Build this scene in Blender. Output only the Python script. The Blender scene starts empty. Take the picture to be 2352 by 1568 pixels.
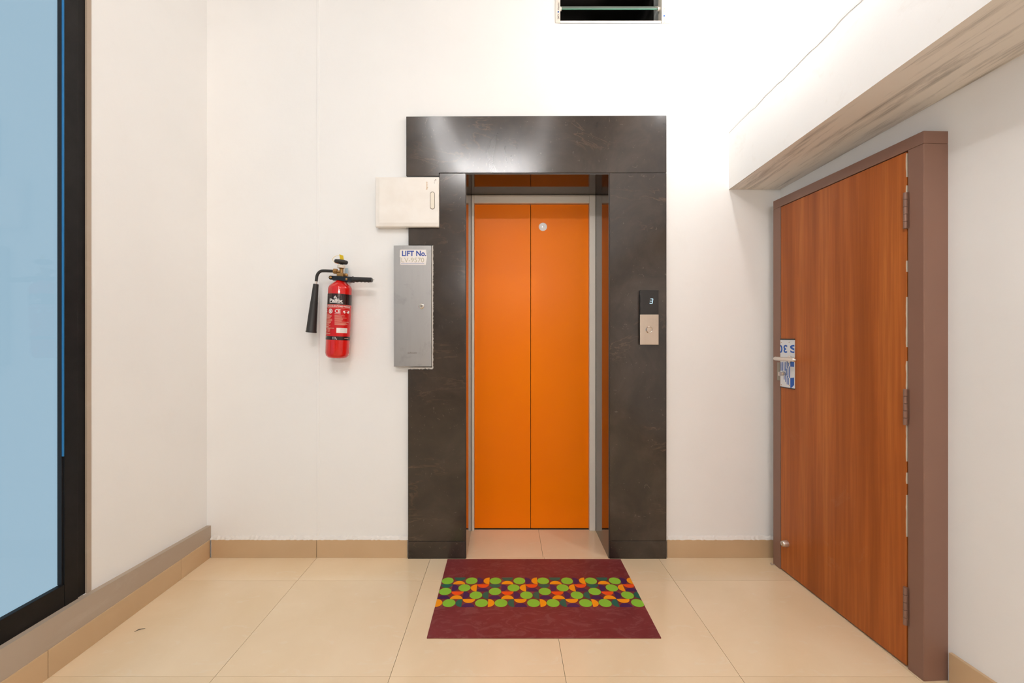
import bpy, bmesh, math, random
from mathutils import Vector, Matrix
random.seed(7)
sc = bpy.context.scene
C = sc.collection
PI = math.pi

# ------------------------------------------------------------------ camera
F, CX, CY = 1020.0, 1162.0, 775.0          # focal length and vanishing point in pixels of a 2352x1568 frame
SY = 2.378                                  # front face of the marble surround
H = (1283 - CY) / 429.0                     # eye height
WY = 2.400                                  # back wall plane
cam = bpy.data.cameras.new('camera')
cam.sensor_width = 36.0
cam.lens = F / 2352 * 36
cam.shift_x = (1176 - CX) / 2352
cam.shift_y = -(784 - CY) / 2352
cam.clip_start = 0.02
co = bpy.data.objects.new('camera', cam)
co.location = (0, 0, H)
co.rotation_euler = (PI / 2, 0, 0)
C.objects.link(co)
sc.camera = co

# ------------------------------------------------------------------ world (even pale blue daylight sky), exposure
def s2l(c):
    return tuple(((v / 255) / 12.92 if v / 255 <= 0.04045 else ((v / 255 + 0.055) / 1.055) ** 2.4) for v in c)
EXPO = 0.0
SKY = s2l((156, 187, 206))
w = bpy.data.worlds.new('sky')
sc.world = w
w.use_nodes = True
w.node_tree.nodes['Background'].inputs[0].default_value = (*SKY, 1)
w.node_tree.nodes['Background'].inputs[1].default_value = 1.0 / 2 ** EXPO
sc.view_settings.view_transform = 'Standard'
sc.view_settings.look = 'None'
sc.view_settings.exposure = EXPO
sc.view_settings.gamma = 1.0
sc.view_settings.use_curve_mapping = False

TUBE_POWER = 107.0      # emission strength of the ceiling tubes
FILL_TUBE_POWER = 225.0  # emission strength of the added fill tube behind the camera
BULB_POWER = 280.0     # emission strength of the ceiling bulb
WARM = (1.0, 0.985, 0.99)

# ------------------------------------------------------------------ helpers
def px(u, v, Y):
    """point at depth Y that the photograph shows at pixel (u, v)"""
    return Vector(((u - CX) * Y / F, Y, H - (v - CY) * Y / F))
def X(u, Y): return (u - CX) * Y / F
def Z(v, Y): return H - (v - CY) * Y / F

def box(bm, x0, x1, y0, y1, z0, z1, mi=0):
    vs = [bm.verts.new(p) for p in ((x0,y0,z0),(x1,y0,z0),(x1,y1,z0),(x0,y1,z0),(x0,y0,z1),(x1,y0,z1),(x1,y1,z1),(x0,y1,z1))]
    for f in ((0,3,2,1),(4,5,6,7),(0,1,5,4),(1,2,6,5),(2,3,7,6),(3,0,4,7)):
        bm.faces.new([vs[i] for i in f]).material_index = mi
    return bm
def B(x0, x1, y0, y1, z0, z1):
    return box(bmesh.new(), x0, x1, y0, y1, z0, z1)
def prism(bm, pts, y0, y1, mi=0):
    """polygon given in (x, z), standing between depths y0 and y1"""
    a = [bm.verts.new((p[0], y0, p[1])) for p in pts]
    b = [bm.verts.new((p[0], y1, p[1])) for p in pts]
    n = len(pts)
    bm.faces.new(a).material_index = mi
    bm.faces.new(b[::-1]).material_index = mi
    for i in range(n):
        bm.faces.new((a[i], b[i], b[(i+1) % n], a[(i+1) % n])).material_index = mi
    bmesh.ops.recalc_face_normals(bm, faces=bm.faces[:])
    return bm
def pxprism(pts, y0, y1):
    return prism(bmesh.new(), [(X(u, y0), Z(v, y0)) for u, v in pts], y0, y1)
def lathe(bm, prof, n=24, mat=None, mi=0):
    """profile of (radius, height) turned about the z axis, then moved by mat"""
    rings = []
    for r, z in prof:
        if r < 1e-6:
            rings.append([bm.verts.new((0, 0, z))])
        else:
            rings.append([bm.verts.new((r*math.cos(2*PI*k/n), r*math.sin(2*PI*k/n), z)) for k in range(n)])
    for a, b in zip(rings, rings[1:]):
        for k in range(n):
            k2 = (k+1) % n
            if len(a) == 1 and len(b) == 1: continue
            if len(a) == 1: f = bm.faces.new((a[0], b[k2], b[k]))
            elif len(b) == 1: f = bm.faces.new((a[k], a[k2], b[0]))
            else: f = bm.faces.new((a[k], a[k2], b[k2], b[k]))
            f.material_index = mi; f.smooth = True
    vs = [v for r in rings for v in r]
    if mat is not None:
        bmesh.ops.transform(bm, matrix=mat, verts=vs)
    return vs
def frame_to(p, d):
    """matrix that puts the z axis along d at p"""
    return Matrix.Translation(p) @ Vector(d).to_track_quat('Z', 'Y').to_matrix().to_4x4()
def rod(bm, p, q, r, n=16, r2=None, mi=0):
    p, q = Vector(p), Vector(q)
    L = (q - p).length
    r2 = r if r2 is None else r2
    return lathe(bm, [(0, 0), (r, 0), (r2, L), (0, L)], n, frame_to(p, q - p), mi)
def tube(bm, pts, r, n=12, mi=0):
    pts = [Vector(p) for p in pts]
    rings = []
    for i, p in enumerate(pts):
        t = (pts[min(i+1, len(pts)-1)] - pts[max(i-1, 0)]).normalized()
        a = Vector((0, 1, 0)); a = (a - t * a.dot(t)).normalized(); b = t.cross(a)
        rr = r[i] if isinstance(r, (list, tuple)) else r
        rings.append([bm.verts.new(p + a*rr*math.cos(2*PI*k/n) + b*rr*math.sin(2*PI*k/n)) for k in range(n)])
    for A, Bq in zip(rings, rings[1:]):
        for k in range(n):
            f = bm.faces.new((A[k], A[(k+1) % n], Bq[(k+1) % n], Bq[k])); f.smooth = True; f.material_index = mi
    bm.faces.new(rings[0][::-1]); bm.faces.new(rings[-1])
    bmesh.ops.recalc_face_normals(bm, faces=bm.faces[:])
def curve_pts(ctrl, n=10):
    """Catmull-Rom through control points"""
    P = [Vector(c) for c in ctrl]; P = [2*P[0]-P[1]] + P + [2*P[-1]-P[-2]]
    out = []
    for i in range(1, len(P)-2):
        for k in range(n):
            t = k / n
            out.append(0.5*((2*P[i]) + (P[i+1]-P[i-1])*t + (2*P[i-1]-5*P[i]+4*P[i+1]-P[i+2])*t*t + (3*P[i]-P[i-1]-3*P[i+1]+P[i+2])*t**3))
    out.append(P[-2])
    return out

def obj(name, bm, mat, parent=None, bevel=0.0, seg=2, smooth=None):
    bm.normal_update()
    for e in bm.edges:
        if len(e.link_faces) == 2 and e.calc_face_angle(0) > 0.65: e.smooth = False
    me = bpy.data.meshes.new(name)
    bm.to_mesh(me); bm.free()
    for m in (mat if isinstance(mat, (list, tuple)) else [mat]): me.materials.append(m)
    o = bpy.data.objects.new(name, me)
    C.objects.link(o)
    if parent is not None:
        o.parent = parent
        if parent.get('_w'):                      # meshes of this thing are written in world coordinates
            o.matrix_parent_inverse = Matrix.Translation(-Vector(parent['_w']))
            o['_w'] = [0.0, 0.0, 0.0]
    if bevel:
        md = o.modifiers.new('edge', 'BEVEL'); md.width = bevel; md.segments = seg; md.limit_method = 'ANGLE'; md.angle_limit = 0.6
        md.harden_normals = False
    return o
def sub(name, bm, mat, parent, **k):
    return obj(name, bm, mat, parent, **k)
def tag(o, label, cat=None, group=None, kind=None):
    o['label'] = label
    if cat: o['category'] = cat
    if group: o['group'] = group
    if kind: o['kind'] = kind
    return o
def thing(name, loc, label, cat=None, group=None, kind=None, world=True):
    o = bpy.data.objects.new(name, None)
    o.empty_display_size = 0.05
    o.location = loc
    C.objects.link(o)
    if world: o['_w'] = list(loc)
    return tag(o, label, cat, group, kind)
def text_bm(s, size, bold=0.0, width=None, ital=0.0, mi=0, depth=0.0):
    """flat lettering in the xy plane, baseline origin at the left; scaled to a width when given"""
    cu = bpy.data.curves.new('lettering', 'FONT')
    cu.body = s; cu.size = size; cu.offset = bold; cu.shear = ital; cu.resolution_u = 4
    o = bpy.data.objects.new('lettering', cu)
    C.objects.link(o)
    bpy.context.view_layer.update()
    me = bpy.data.meshes.new_from_object(o.evaluated_get(bpy.context.evaluated_depsgraph_get()))
    bm = bmesh.new(); bm.from_mesh(me)
    bpy.data.objects.remove(o); bpy.data.curves.remove(cu); bpy.data.meshes.remove(me)
    xs = [v.co.x for v in bm.verts]; ys = [v.co.y for v in bm.verts]
    x0, x1, y0, y1 = min(xs), max(xs), min(ys), max(ys)
    for v in bm.verts:
        v.co.x -= x0
        v.co.y -= y0
        if width: v.co.x *= width / (x1 - x0)
    for f in bm.faces: f.material_index = mi
    return bm
def fit_text(s, wd, ht, bold=0.0, ital=0.0, mi=0):
    bm = text_bm(s, 1.0, bold, None, ital, mi)
    xs = max(v.co.x for v in bm.verts); ys = max(v.co.y for v in bm.verts)
    for v in bm.verts: v.co.x *= wd / xs; v.co.y *= ht / ys
    return bm
def merge(dst, src):
    me = bpy.data.meshes.new('tmp'); src.to_mesh(me); src.free()
    dst.from_mesh(me); bpy.data.meshes.remove(me)
    return dst
def front(bm, x, y, z):
    """lay xy lettering on a face that looks towards -y"""
    for v in bm.verts: v.co = Vector((x + v.co.x, y - v.co.z, z + v.co.y))
    return bm

# ------------------------------------------------------------------ materials
def nodes(name):
    m = bpy.data.materials.new(name); m.use_nodes = True
    nt = m.node_tree
    return m, nt, nt.nodes['Principled BSDF']
def plain(name, rgb, rough=0.5, metal=0.0, spec=0.5, lin=False, coat=0.0):
    m, nt, b = nodes(name)
    c = rgb if lin else s2l(rgb)
    b.inputs['Base Color'].default_value = (*c, 1)
    b.inputs['Roughness'].default_value = rough
    b.inputs['Metallic'].default_value = metal
    b.inputs['Specular IOR Level'].default_value = spec
    b.inputs['Coat Weight'].default_value = coat
    return m
def tex(nt, kind, scale, mapscale=(1,1,1), detail=4, rough=0.55, dist=0.0, coord='Object', rot=(0,0,0)):
    tc = nt.nodes.new('ShaderNodeTexCoord'); mp = nt.nodes.new('ShaderNodeMapping')
    mp.inputs['Scale'].default_value = mapscale; mp.inputs['Rotation'].default_value = rot
    nt.links.new(tc.outputs[coord], mp.inputs['Vector'])
    n = nt.nodes.new(kind)
    n.inputs['Scale'].default_value = scale
    if kind == 'ShaderNodeTexNoise':
        n.inputs['Detail'].default_value = detail; n.inputs['Roughness'].default_value = rough; n.inputs['Distortion'].default_value = dist
    nt.links.new(mp.outputs[0], n.inputs['Vector'])
    return n
def ramp(nt, src, stops, out=0):
    r = nt.nodes.new('ShaderNodeValToRGB')
    els = r.color_ramp.elements
    while len(els) < len(stops): els.new(0.5)
    for e, (p, c) in zip(els, stops):
        e.position = p; e.color = (*c, 1) if len(c) == 3 else c
    nt.links.new(src.outputs[out], r.inputs[0])
    return r
def mixc(nt, fac, a, b, mode='MIX'):
    n = nt.nodes.new('ShaderNodeMix'); n.data_type = 'RGBA'; n.blend_type = mode
    for sock, v in ((n.inputs['Factor'], fac), (n.inputs['A'], a), (n.inputs['B'], b)):
        if hasattr(v, 'links') or hasattr(v, 'is_linked'): nt.links.new(v, sock)
        elif isinstance(v, (int, float)): sock.default_value = v
        else: sock.default_value = (*v, 1)
    return n.outputs['Result']
def g(v): return (v, v, v)
def bump(nt, b, src, strength=0.1, dist=0.01):
    n = nt.nodes.new('ShaderNodeBump'); n.inputs['Strength'].default_value = strength; n.inputs['Distance'].default_value = dist
    nt.links.new(src, n.inputs['Height']); nt.links.new(n.outputs[0], b.inputs['Normal'])
def rough_from(nt, b, src, lo, hi):
    r = nt.nodes.new('ShaderNodeMapRange'); r.inputs['To Min'].default_value = lo; r.inputs['To Max'].default_value = hi
    nt.links.new(src, r.inputs['Value']); nt.links.new(r.outputs[0], b.inputs['Roughness'])

def wall_paint(name, a, c, grime=(214,204,190), amount=0.25, streak=None):
    m, nt, b = nodes(name)
    n1 = tex(nt, 'ShaderNodeTexNoise', 1.3, detail=3)
    base = ramp(nt, n1, [(0.3, s2l(a)), (0.75, s2l(c))]).outputs[0]
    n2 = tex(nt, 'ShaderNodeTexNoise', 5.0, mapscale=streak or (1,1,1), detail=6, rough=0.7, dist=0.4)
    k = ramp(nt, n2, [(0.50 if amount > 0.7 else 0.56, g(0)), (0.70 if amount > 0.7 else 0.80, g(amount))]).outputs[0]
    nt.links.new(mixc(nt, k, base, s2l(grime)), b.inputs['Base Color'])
    b.inputs['Roughness'].default_value = 0.55
    b.inputs['Specular IOR Level'].default_value = 0.3
    n3 = tex(nt, 'ShaderNodeTexNoise', 16, detail=5, rough=0.6)
    bump(nt, b, n3.outputs[0], 0.10, 0.01)
    return m
PAINT = wall_paint('cream_wall_paint', (243,241,238), (247,245,242), grime=(226,220,210), amount=0.10)
PLASTER = wall_paint('rough_plaster', (226,220,212), (240,235,228), grime=(180,165,148), amount=0.5)
BEAM_PAINT = wall_paint('beam_paint', (243,241,238), (247,245,242), grime=(205,190,168), amount=0.3)
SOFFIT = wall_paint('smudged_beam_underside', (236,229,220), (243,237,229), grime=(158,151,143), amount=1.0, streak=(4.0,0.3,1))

def floor_mat(name, a, c, rough=(0.10, 0.2), vein=0.28):
    m, nt, b = nodes(name)
    n1 = tex(nt, 'ShaderNodeTexNoise', 2.2, detail=5, dist=0.6)
    base = ramp(nt, n1, [(0.3, s2l(a)), (0.7, s2l(c))]).outputs[0]
    n2 = tex(nt, 'ShaderNodeTexNoise', 7.0, mapscale=(1.0,3.2,1), detail=5, rough=0.65, dist=1.2, rot=(0,0,0.5))
    k = ramp(nt, n2, [(0.60, g(0)), (0.66, g(vein)), (0.72, g(0))]).outputs[0]
    col = mixc(nt, k, base, s2l((240,226,204))) if vein else base
    oi = nt.nodes.new('ShaderNodeObjectInfo')
    hv = nt.nodes.new('ShaderNodeHueSaturation')
    mr = nt.nodes.new('ShaderNodeMapRange'); mr.inputs['To Min'].default_value = 0.96; mr.inputs['To Max'].default_value = 1.04
    nt.links.new(oi.outputs['Random'], mr.inputs['Value']); nt.links.new(mr.outputs[0], hv.inputs['Value'])
    nt.links.new(col, hv.inputs['Color']); nt.links.new(hv.outputs[0], b.inputs['Base Color'])
    rough_from(nt, b, n1.outputs[0], *rough)
    n3 = tex(nt, 'ShaderNodeTexNoise', 3.0, detail=2)
    bump(nt, b, n3.outputs[0], 0.03, 0.02)
    return m
TILE = floor_mat('polished_beige_tile', (234,207,168), (241,217,182))
SKIRT = floor_mat('tan_skirting_tile', (200,168,130), (207,177,140), rough=(0.28, 0.34), vein=0)
GROUT = plain('grout', (176,150,116), 0.8)
BAND = wall_paint('grey_stone_band', (176,158,140), (184,168,150), grime=(200,188,172), amount=0.5, streak=(1,0.5,2))

def marble(name='polished_dark_marble', ro=(0.10, 0.26)):
    m, nt, b = nodes(name)
    n1 = tex(nt, 'ShaderNodeTexNoise', 3.0, detail=8, rough=0.62, dist=0.5)
    base = ramp(nt, n1, [(0.28, s2l((38,31,26))), (0.5, s2l((53,44,37))), (0.74, s2l((72,61,52)))]).outputs[0]
    n2 = tex(nt, 'ShaderNodeTexNoise', 2.2, mapscale=(0.8,1,2.2), detail=6, rough=0.6, dist=1.4)
    k = ramp(nt, n2, [(0.487, g(0)), (0.5, g(0.30)), (0.513, g(0))]).outputs[0]
    n4 = tex(nt, 'ShaderNodeTexNoise', 2.5, detail=2)
    kk = ramp(nt, n4, [(0.52, g(0)), (0.62, g(1))]).outputs[0]
    k2 = mixc(nt, 1.0, k, kk, 'MULTIPLY')
    col = mixc(nt, k2, base, s2l((128,100,78)))
    n5 = tex(nt, 'ShaderNodeTexNoise', 26, mapscale=(1,1,1), detail=3, dist=2.5)
    k5 = ramp(nt, n5, [(0.68, g(0)), (0.72, g(0.25)), (0.76, g(0))]).outputs[0]
    col = mixc(nt, k5, col, s2l((150,135,122)))
    nt.links.new(col, b.inputs['Base Color'])
    n3 = tex(nt, 'ShaderNodeTexNoise', 7, detail=5, rough=0.6, dist=0.8)
    rough_from(nt, b, n3.outputs[0], *ro)
    b.inputs['Specular IOR Level'].default_value = 0.6
    return m
MARBLE = marble()
MARBLE_REVEAL = marble('mirror_polished_dark_marble', (0.03, 0.09))
SAWN = plain('sawn_marble_edge', (58,50,44), 0.5)
DARK = plain('dark_void', (28,24,22), 0.9)
SHAFT = plain('darkened_shaft', (52,47,42), 0.9)  # wall colour darkened so the unlit shaft reads black

def brushed(name, rgb, rough=0.35, metal=0.9, blot=0.5):
    m, nt, b = nodes(name)
    n1 = tex(nt, 'ShaderNodeTexNoise', 9, mapscale=(6,1,0.7), detail=4)
    n2 = tex(nt, 'ShaderNodeTexNoise', 12, detail=4, dist=0.6)
    a = ramp(nt, n1, [(0.3, tuple(v*0.94 for v in s2l(rgb))), (0.7, s2l(rgb))]).outputs[0]
    k = ramp(nt, n2, [(0.58, g(0)), (0.75, g(blot))]).outputs[0]
    nt.links.new(mixc(nt, k, a, tuple(v*0.62 for v in s2l(rgb))), b.inputs['Base Color'])
    b.inputs['Metallic'].default_value = metal
    rough_from(nt, b, n1.outputs[0], rough-0.06, rough+0.1)
    return m
STEEL = brushed('brushed_steel_sheet', (166,163,160), 0.42)
STEEL_WARM = brushed('satin_steel', (205,190,174), 0.4, 0.85, 0.2)
CHROME = plain('chrome', (214,208,200), 0.18, 1.0)
SATIN = plain('satin_nickel', (224,214,204), 0.32, 0.9)
BRASS = plain('dull_brass', (168,128,78), 0.42, 0.75)
ORANGE = None
def orange():
    m, nt, b = nodes('orange_enamel')
    n1 = tex(nt, 'ShaderNodeTexNoise', 1.5, detail=2)
    base = ramp(nt, n1, [(0.3, s2l((250,124,0))), (0.7, s2l((252,130,0)))]).outputs[0]
    nt.links.new(base, b.inputs['Base Color'])
    n2 = tex(nt, 'ShaderNodeTexNoise', 4, mapscale=(1,1,0.4), detail=4)
    rough_from(nt, b, n2.outputs[0], 0.26, 0.38)
    b.inputs['Specular IOR Level'].default_value = 0.14
    return m
ORANGE = orange()
GREYPAINT = plain('grey_painted_steel', (230,220,206), 0.4)
WHITEPL = None
def white_plastic():
    m, nt, b = nodes('aged_white_plastic')
    n1 = tex(nt, 'ShaderNodeTexNoise', 9, detail=5)
    nt.links.new(ramp(nt, n1, [(0.35, s2l((241,233,223))), (0.7, s2l((247,241,233)))]).outputs[0], b.inputs['Base Color'])
    b.inputs['Roughness'].default_value = 0.42
    return m
WHITEPL = white_plastic()
def wood():
    m, nt, b = nodes('teak_laminate')
    n1 = tex(nt, 'ShaderNodeTexNoise', 3.2, mapscale=(1,3.4,0.16), detail=3, rough=0.5, dist=0.35)
    n2 = tex(nt, 'ShaderNodeTexNoise', 9, mapscale=(1,8,0.22), detail=4, rough=0.6)
    c1 = ramp(nt, n1, [(0.30, s2l((150,78,30))), (0.50, s2l((176,96,42))), (0.72, s2l((190,110,52)))]).outputs[0]
    k = ramp(nt, n2, [(0.42, g(0.40)), (0.62, g(0))]).outputs[0]
    c2 = mixc(nt, k, c1, s2l((136,68,28)))
    n3 = tex(nt, 'ShaderNodeTexNoise', 3.5, mapscale=(1,1,0.7), detail=7, rough=0.75, dist=0.8)
    k3 = ramp(nt, n3, [(0.62, g(0)), (0.78, g(0.22))]).outputs[0]
    nt.links.new(mixc(nt, k3, c2, s2l((196,160,132))), b.inputs['Base Color'])
    b.inputs['Roughness'].default_value = 0.36
    b.inputs['Specular IOR Level'].default_value = 0.22
    bump(nt, b, n2.outputs[0], 0.03, 0.005)
    return m
WOOD = wood()
FRAMEPAINT = plain('brown_frame_paint', (134,100,84), 0.42, spec=0.4)
RAWWOOD = plain('raw_chipped_wood', (228,214,192), 0.8)
BLACKAL = None
def black_frame():
    m, nt, b = nodes('black_anodised_frame')
    n1 = tex(nt, 'ShaderNodeTexNoise', 9, detail=5, rough=0.65)
    nt.links.new(ramp(nt, n1, [(0.35, s2l((14,12,11))), (0.7, s2l((26,23,22)))]).outputs[0], b.inputs['Base Color'])
    b.inputs['Roughness'].default_value = 0.45
    b.inputs['Specular IOR Level'].default_value = 0.2
    return m
BLACKAL = black_frame()
BLUEFILM = plain('blue_protective_film', (30,112,168), 0.4)
GASKET = plain('black_gasket', (16,16,20), 0.6)
BLACKRUB = plain('black_rubber', (40,37,35), 0.55)
BLACKPL = plain('black_plastic', (32,29,28), 0.35)
BLACKENAMEL = plain('black_enamel_clamp', (24,22,26), 0.25)
RED = plain('red_enamel', (206,16,10), 0.16, coat=0.5)
LABELRED = plain('red_label', (198,14,16), 0.22)
LABELBLACK = plain('black_label_band', (34,18,18), 0.25)
WHITEINK = plain('white_ink', (232,224,220), 0.5)
PALEINK = plain('pale_ink', (222,170,150), 0.5)
YELLOW = plain('yellow_tag', (226,190,10), 0.4)
PALEBLUE = plain('pale_blue_bracket', (168,190,202), 0.5)
BLUEINK = plain('blue_ink', (38,70,156), 0.5)
SIGNBLUE = plain('sign_blue', (10,84,170), 0.3)
SIGNWHITE = plain('sign_white', (222,222,222), 0.25)
GOLDINK = plain('faded_gold_ink', (186,178,150), 0.5)
TANINK = plain('tan_ink', (204,164,104), 0.5)
GREYINK = plain('etched_grey_ink', (110,98,90), 0.5)
STICKER = plain('white_sticker', (238,230,224), 0.45)
BLACKGLASS = plain('black_display_glass', (30,24,21), 0.12)
ALU = plain('cream_aluminium_channel', (232,222,210), 0.4)
def emit(name, rgb, strength):
    m = bpy.data.materials.new(name); m.use_nodes = True
    nt = m.node_tree; nt.nodes.clear()
    e = nt.nodes.new('ShaderNodeEmission'); o = nt.nodes.new('ShaderNodeOutputMaterial')
    e.inputs[0].default_value = (*rgb, 1); e.inputs[1].default_value = strength
    nt.links.new(e.outputs[0], o.inputs[0])
    return m
def clear_glass(name, tint=(1,1,1), refl=0.06):
    m = bpy.data.materials.new(name); m.use_nodes = True
    nt = m.node_tree; nt.nodes.clear()
    t = nt.nodes.new('ShaderNodeBsdfTransparent'); gl = nt.nodes.new('ShaderNodeBsdfGlossy'); mx = nt.nodes.new('ShaderNodeMixShader')
    o = nt.nodes.new('ShaderNodeOutputMaterial')
    mx.inputs[0].default_value = refl
    t.inputs[0].default_value = (*tint, 1); gl.inputs['Roughness'].default_value = 0.02
    nt.links.new(t.outputs[0], mx.inputs[1]); nt.links.new(gl.outputs[0], mx.inputs[2])
    nt.links.new(mx.outputs[0], o.inputs[0])
    return m
PANE = clear_glass('window_glass', (1,1,1), 0.02)
def louvre_glass():
    m, nt, b = nodes('greenish_louvre_glass')
    b.inputs['Base Color'].default_value = (*s2l((206,220,208)), 1)
    b.inputs['Roughness'].default_value = 0.1
    b.inputs['Transmission Weight'].default_value = 0.35
    return m
LOUVRE = louvre_glass()
GLASSEDGE = plain('green_glass_edge', (96,150,128), 0.2)

# ================================================================== THE SETTING
XL = -1.6165                       # left wall face
XR_OUT = 2.0
REAR = -2.6
CEIL = 3.42
# right wall and its door share one slightly skewed plane
DOOR0 = Vector((1.439, 1.529, 0.0))
DOORA = math.atan2(0.040, 0.80)
DW = Matrix.Translation(DOOR0) @ Matrix.Rotation(DOORA, 4, 'Z')
WALLX = 0.088                      # wall face behind the door frame's face
def on_door(u, v, xo=0.0):
    """(s, z) in the door's own plane, xo in front (negative) of the frame face, shown at pixel (u, v)"""
    n = DW.to_3x3() @ Vector((1, 0, 0)); p0 = DW @ Vector((xo, 0, 0)); o = Vector((0, 0, H))
    d = Vector(((u - CX) / F, 1.0, -(v - CY) / F))
    t = (p0 - o).dot(n) / d.dot(n)
    q = DW.inverted() @ (o + d * t)
    return q.y, q.z

# --- floor: screed plus single tiles
fl = obj('floor', B(-1.70, 1.95, REAR - 0.1, 2.86, -0.12, -0.007), GROUT)
tag(fl, 'beige polished tile floor of the lift lobby', kind='structure')
T, X0, Y0 = 0.612, 0.207, 2.164
def tile(x0, x1, y0, y1, name='floor_tile', mat=TILE):
    cx, cy = (x0 + x1) / 2, (y0 + y1) / 2
    hx, hy = (x1 - x0) / 2 - 0.0008, (y1 - y0) / 2 - 0.0008
    o = obj(name, B(-hx, hx, -hy, hy, -0.008, 0.0), mat, fl)
    o.location = (cx, cy, 0)
    return o
xs = [X0 + T * k for k in range(-3, 4)]
ys = [Y0 + T * k for k in range(-8, 2)]
xmin, xmax, ymin, ymax = -1.60, 1.74, REAR, WY - 0.004
mesh_cache = {}
for i in range(len(xs) - 1):
    for j in range(len(ys) - 1):
        a, b_, c, d = max(xs[i], xmin), min(xs[i+1], xmax), max(ys[j], ymin), min(ys[j+1], ymax)
        if b_ - a < 0.01 or d - c < 0.01: continue
        key = (round(b_ - a, 4), round(d - c, 4))
        if key in mesh_cache:
            o = mesh_cache[key].copy(); C.objects.link(o); o.location = ((a+b_)/2, (c+d)/2, 0)
        else:
            mesh_cache[key] = tile(a, b_, c, d)
RX0, RX1, FY, DY = X(1071, SY), X(1398, SY), 2.720, 2.745     # lift recess: reveal faces, frame face, door face
xm = X(1248, 2.38)
tile(RX0 - 0.03, xm, ymax, 2.80); tile(xm, RX1 + 0.03, ymax, 2.80)

# --- ceiling
ce = obj('ceiling', B(-1.9, 2.0, REAR - 0.1, 2.7, CEIL, CEIL + 0.15), wall_paint('bounce_cut_ceiling', (196,192,186), (204,200,194)))  # out of view; paint greyed to reduce light bouncing in the room
tag(ce, 'unseen ceiling over the lift lobby, greyed to cut bounced light', kind='structure')

# --- back wall with lift opening and ventilator opening
RZ = Z(400, SY)
VX0, VX1, VZ0, VZ1 = X(1281, WY), X(1541, WY), Z(54, WY), Z(54, WY) + 0.44
bm = bmesh.new()
TH = 0.20
OX0, OX1, OZ = RX0 - 0.02, RX1 + 0.02, RZ + 0.02
box(bm, -1.95, OX0, WY, WY + 0.45, -0.1, CEIL)
box(bm, OX1, 1.95, WY, WY + 0.45, -0.1, OZ)
box(bm, OX0, 1.95, WY, WY + 0.28, OZ, VZ0)
box(bm, OX0, VX0, WY, WY + 0.28, VZ0, CEIL)
box(bm, VX1, 1.95, WY, WY + 0.28, VZ0, CEIL)
box(bm, VX0, VX1, WY, WY + 0.28, VZ1, CEIL)
wb = obj('wall_back', bm, PAINT)
tag(wb, 'cream painted wall around the lift entrance', kind='structure')
# raised plaster joint running up the wall, and the ragged bead above the skirting
obj('plaster_joint', B(X(727.5, WY), X(733.5, WY), WY - 0.003, WY + 0.01, 0.10, CEIL), PAINT, wb, bevel=0.0025)
def bead(x0, x1, zb, seed):
    rnd = random.Random(seed); bm = bmesh.new(); n = int((x1 - x0) / 0.012)
    rows = []
    for i in range(n + 1):
        x = x0 + (x1 - x0) * i / n
        h = 0.016 + rnd.uniform(-0.003, 0.004); d = 0.007 + rnd.uniform(-0.002, 0.002)
        rows.append([bm.verts.new(p) for p in ((x, WY - d - 0.005, zb - 0.001), (x, WY - d, zb + h * 0.6), (x, WY - 0.001, zb + h), (x, WY + 0.01, zb + h), (x, WY + 0.01, zb - 0.001))])
    for a, b_ in zip(rows, rows[1:]):
        for k in range(4): bm.faces.new((a[k], a[k+1], b_[k+1], b_[k]))
    bmesh.ops.recalc_face_normals(bm, faces=bm.faces[:])
    return bm
SKH = 0.097
obj('plaster_bead', bead(X(486, WY), X(936, SY), SKH, 1), PLASTER, wb)
obj('plaster_bead', bead(X(1532, SY), 1.49, SKH, 2), PLASTER, wb)

# --- ventilator shaft behind the louvres and lift shaft behind the doors
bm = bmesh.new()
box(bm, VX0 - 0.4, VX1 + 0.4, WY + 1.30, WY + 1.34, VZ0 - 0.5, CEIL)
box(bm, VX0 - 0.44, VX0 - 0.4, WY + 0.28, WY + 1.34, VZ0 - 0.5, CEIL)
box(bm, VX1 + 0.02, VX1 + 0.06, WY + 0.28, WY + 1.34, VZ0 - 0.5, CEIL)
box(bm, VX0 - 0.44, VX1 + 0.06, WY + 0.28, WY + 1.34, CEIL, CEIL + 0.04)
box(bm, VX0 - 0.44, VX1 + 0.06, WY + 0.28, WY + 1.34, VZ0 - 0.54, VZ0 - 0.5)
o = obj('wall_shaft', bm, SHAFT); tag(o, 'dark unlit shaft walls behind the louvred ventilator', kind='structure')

# --- left wall with window opening, grey band
WZ0, WZ1, WIN0, WIN1 = 0.199, 2.95, -1.0, 1.727
bm = bmesh.new()
box(bm, XL - 0.03, XL, WIN1, WY, -0.1, CEIL)
box(bm, XL - 0.03, XL, REAR - 0.1, WIN0, -0.1, CEIL)
box(bm, XL - 0.03, XL, WIN0, WIN1, -0.1, WZ0)
box(bm, XL - 0.03, XL, WIN0, WIN1, WZ1, CEIL)
wl = obj('wall_left', bm, PAINT); tag(wl, 'cream wall with tall window on one side', kind='structure')
XS = -1.590
bm = bmesh.new()
zc, zn = Z(1209, 2.385), 0.199
a = [(-1.6165 - 0.005, WY, SKH), (XS - 0.004, WY, SKH), (XS - 0.004, WY, zc), (XL - 0.005, WY, zc)]
b2 = [(XL - 0.005, REAR, SKH), (XS - 0.004, REAR, SKH), (XS - 0.004, REAR, zn + 0.02), (XL - 0.005, REAR, zn + 0.02)]
mid = [(XL - 0.005, 1.70, SKH), (XS - 0.004, 1.70, SKH), (XS - 0.004, 1.70, zn), (XL - 0.005, 1.70, zn)]
R = [[bm.verts.new(p) for p in q] for q in (a, mid, b2)]
for q, r in zip(R, R[1:]):
    for k in range(4): bm.faces.new((q[k], r[k], r[(k+1) % 4], q[(k+1) % 4]))
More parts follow.
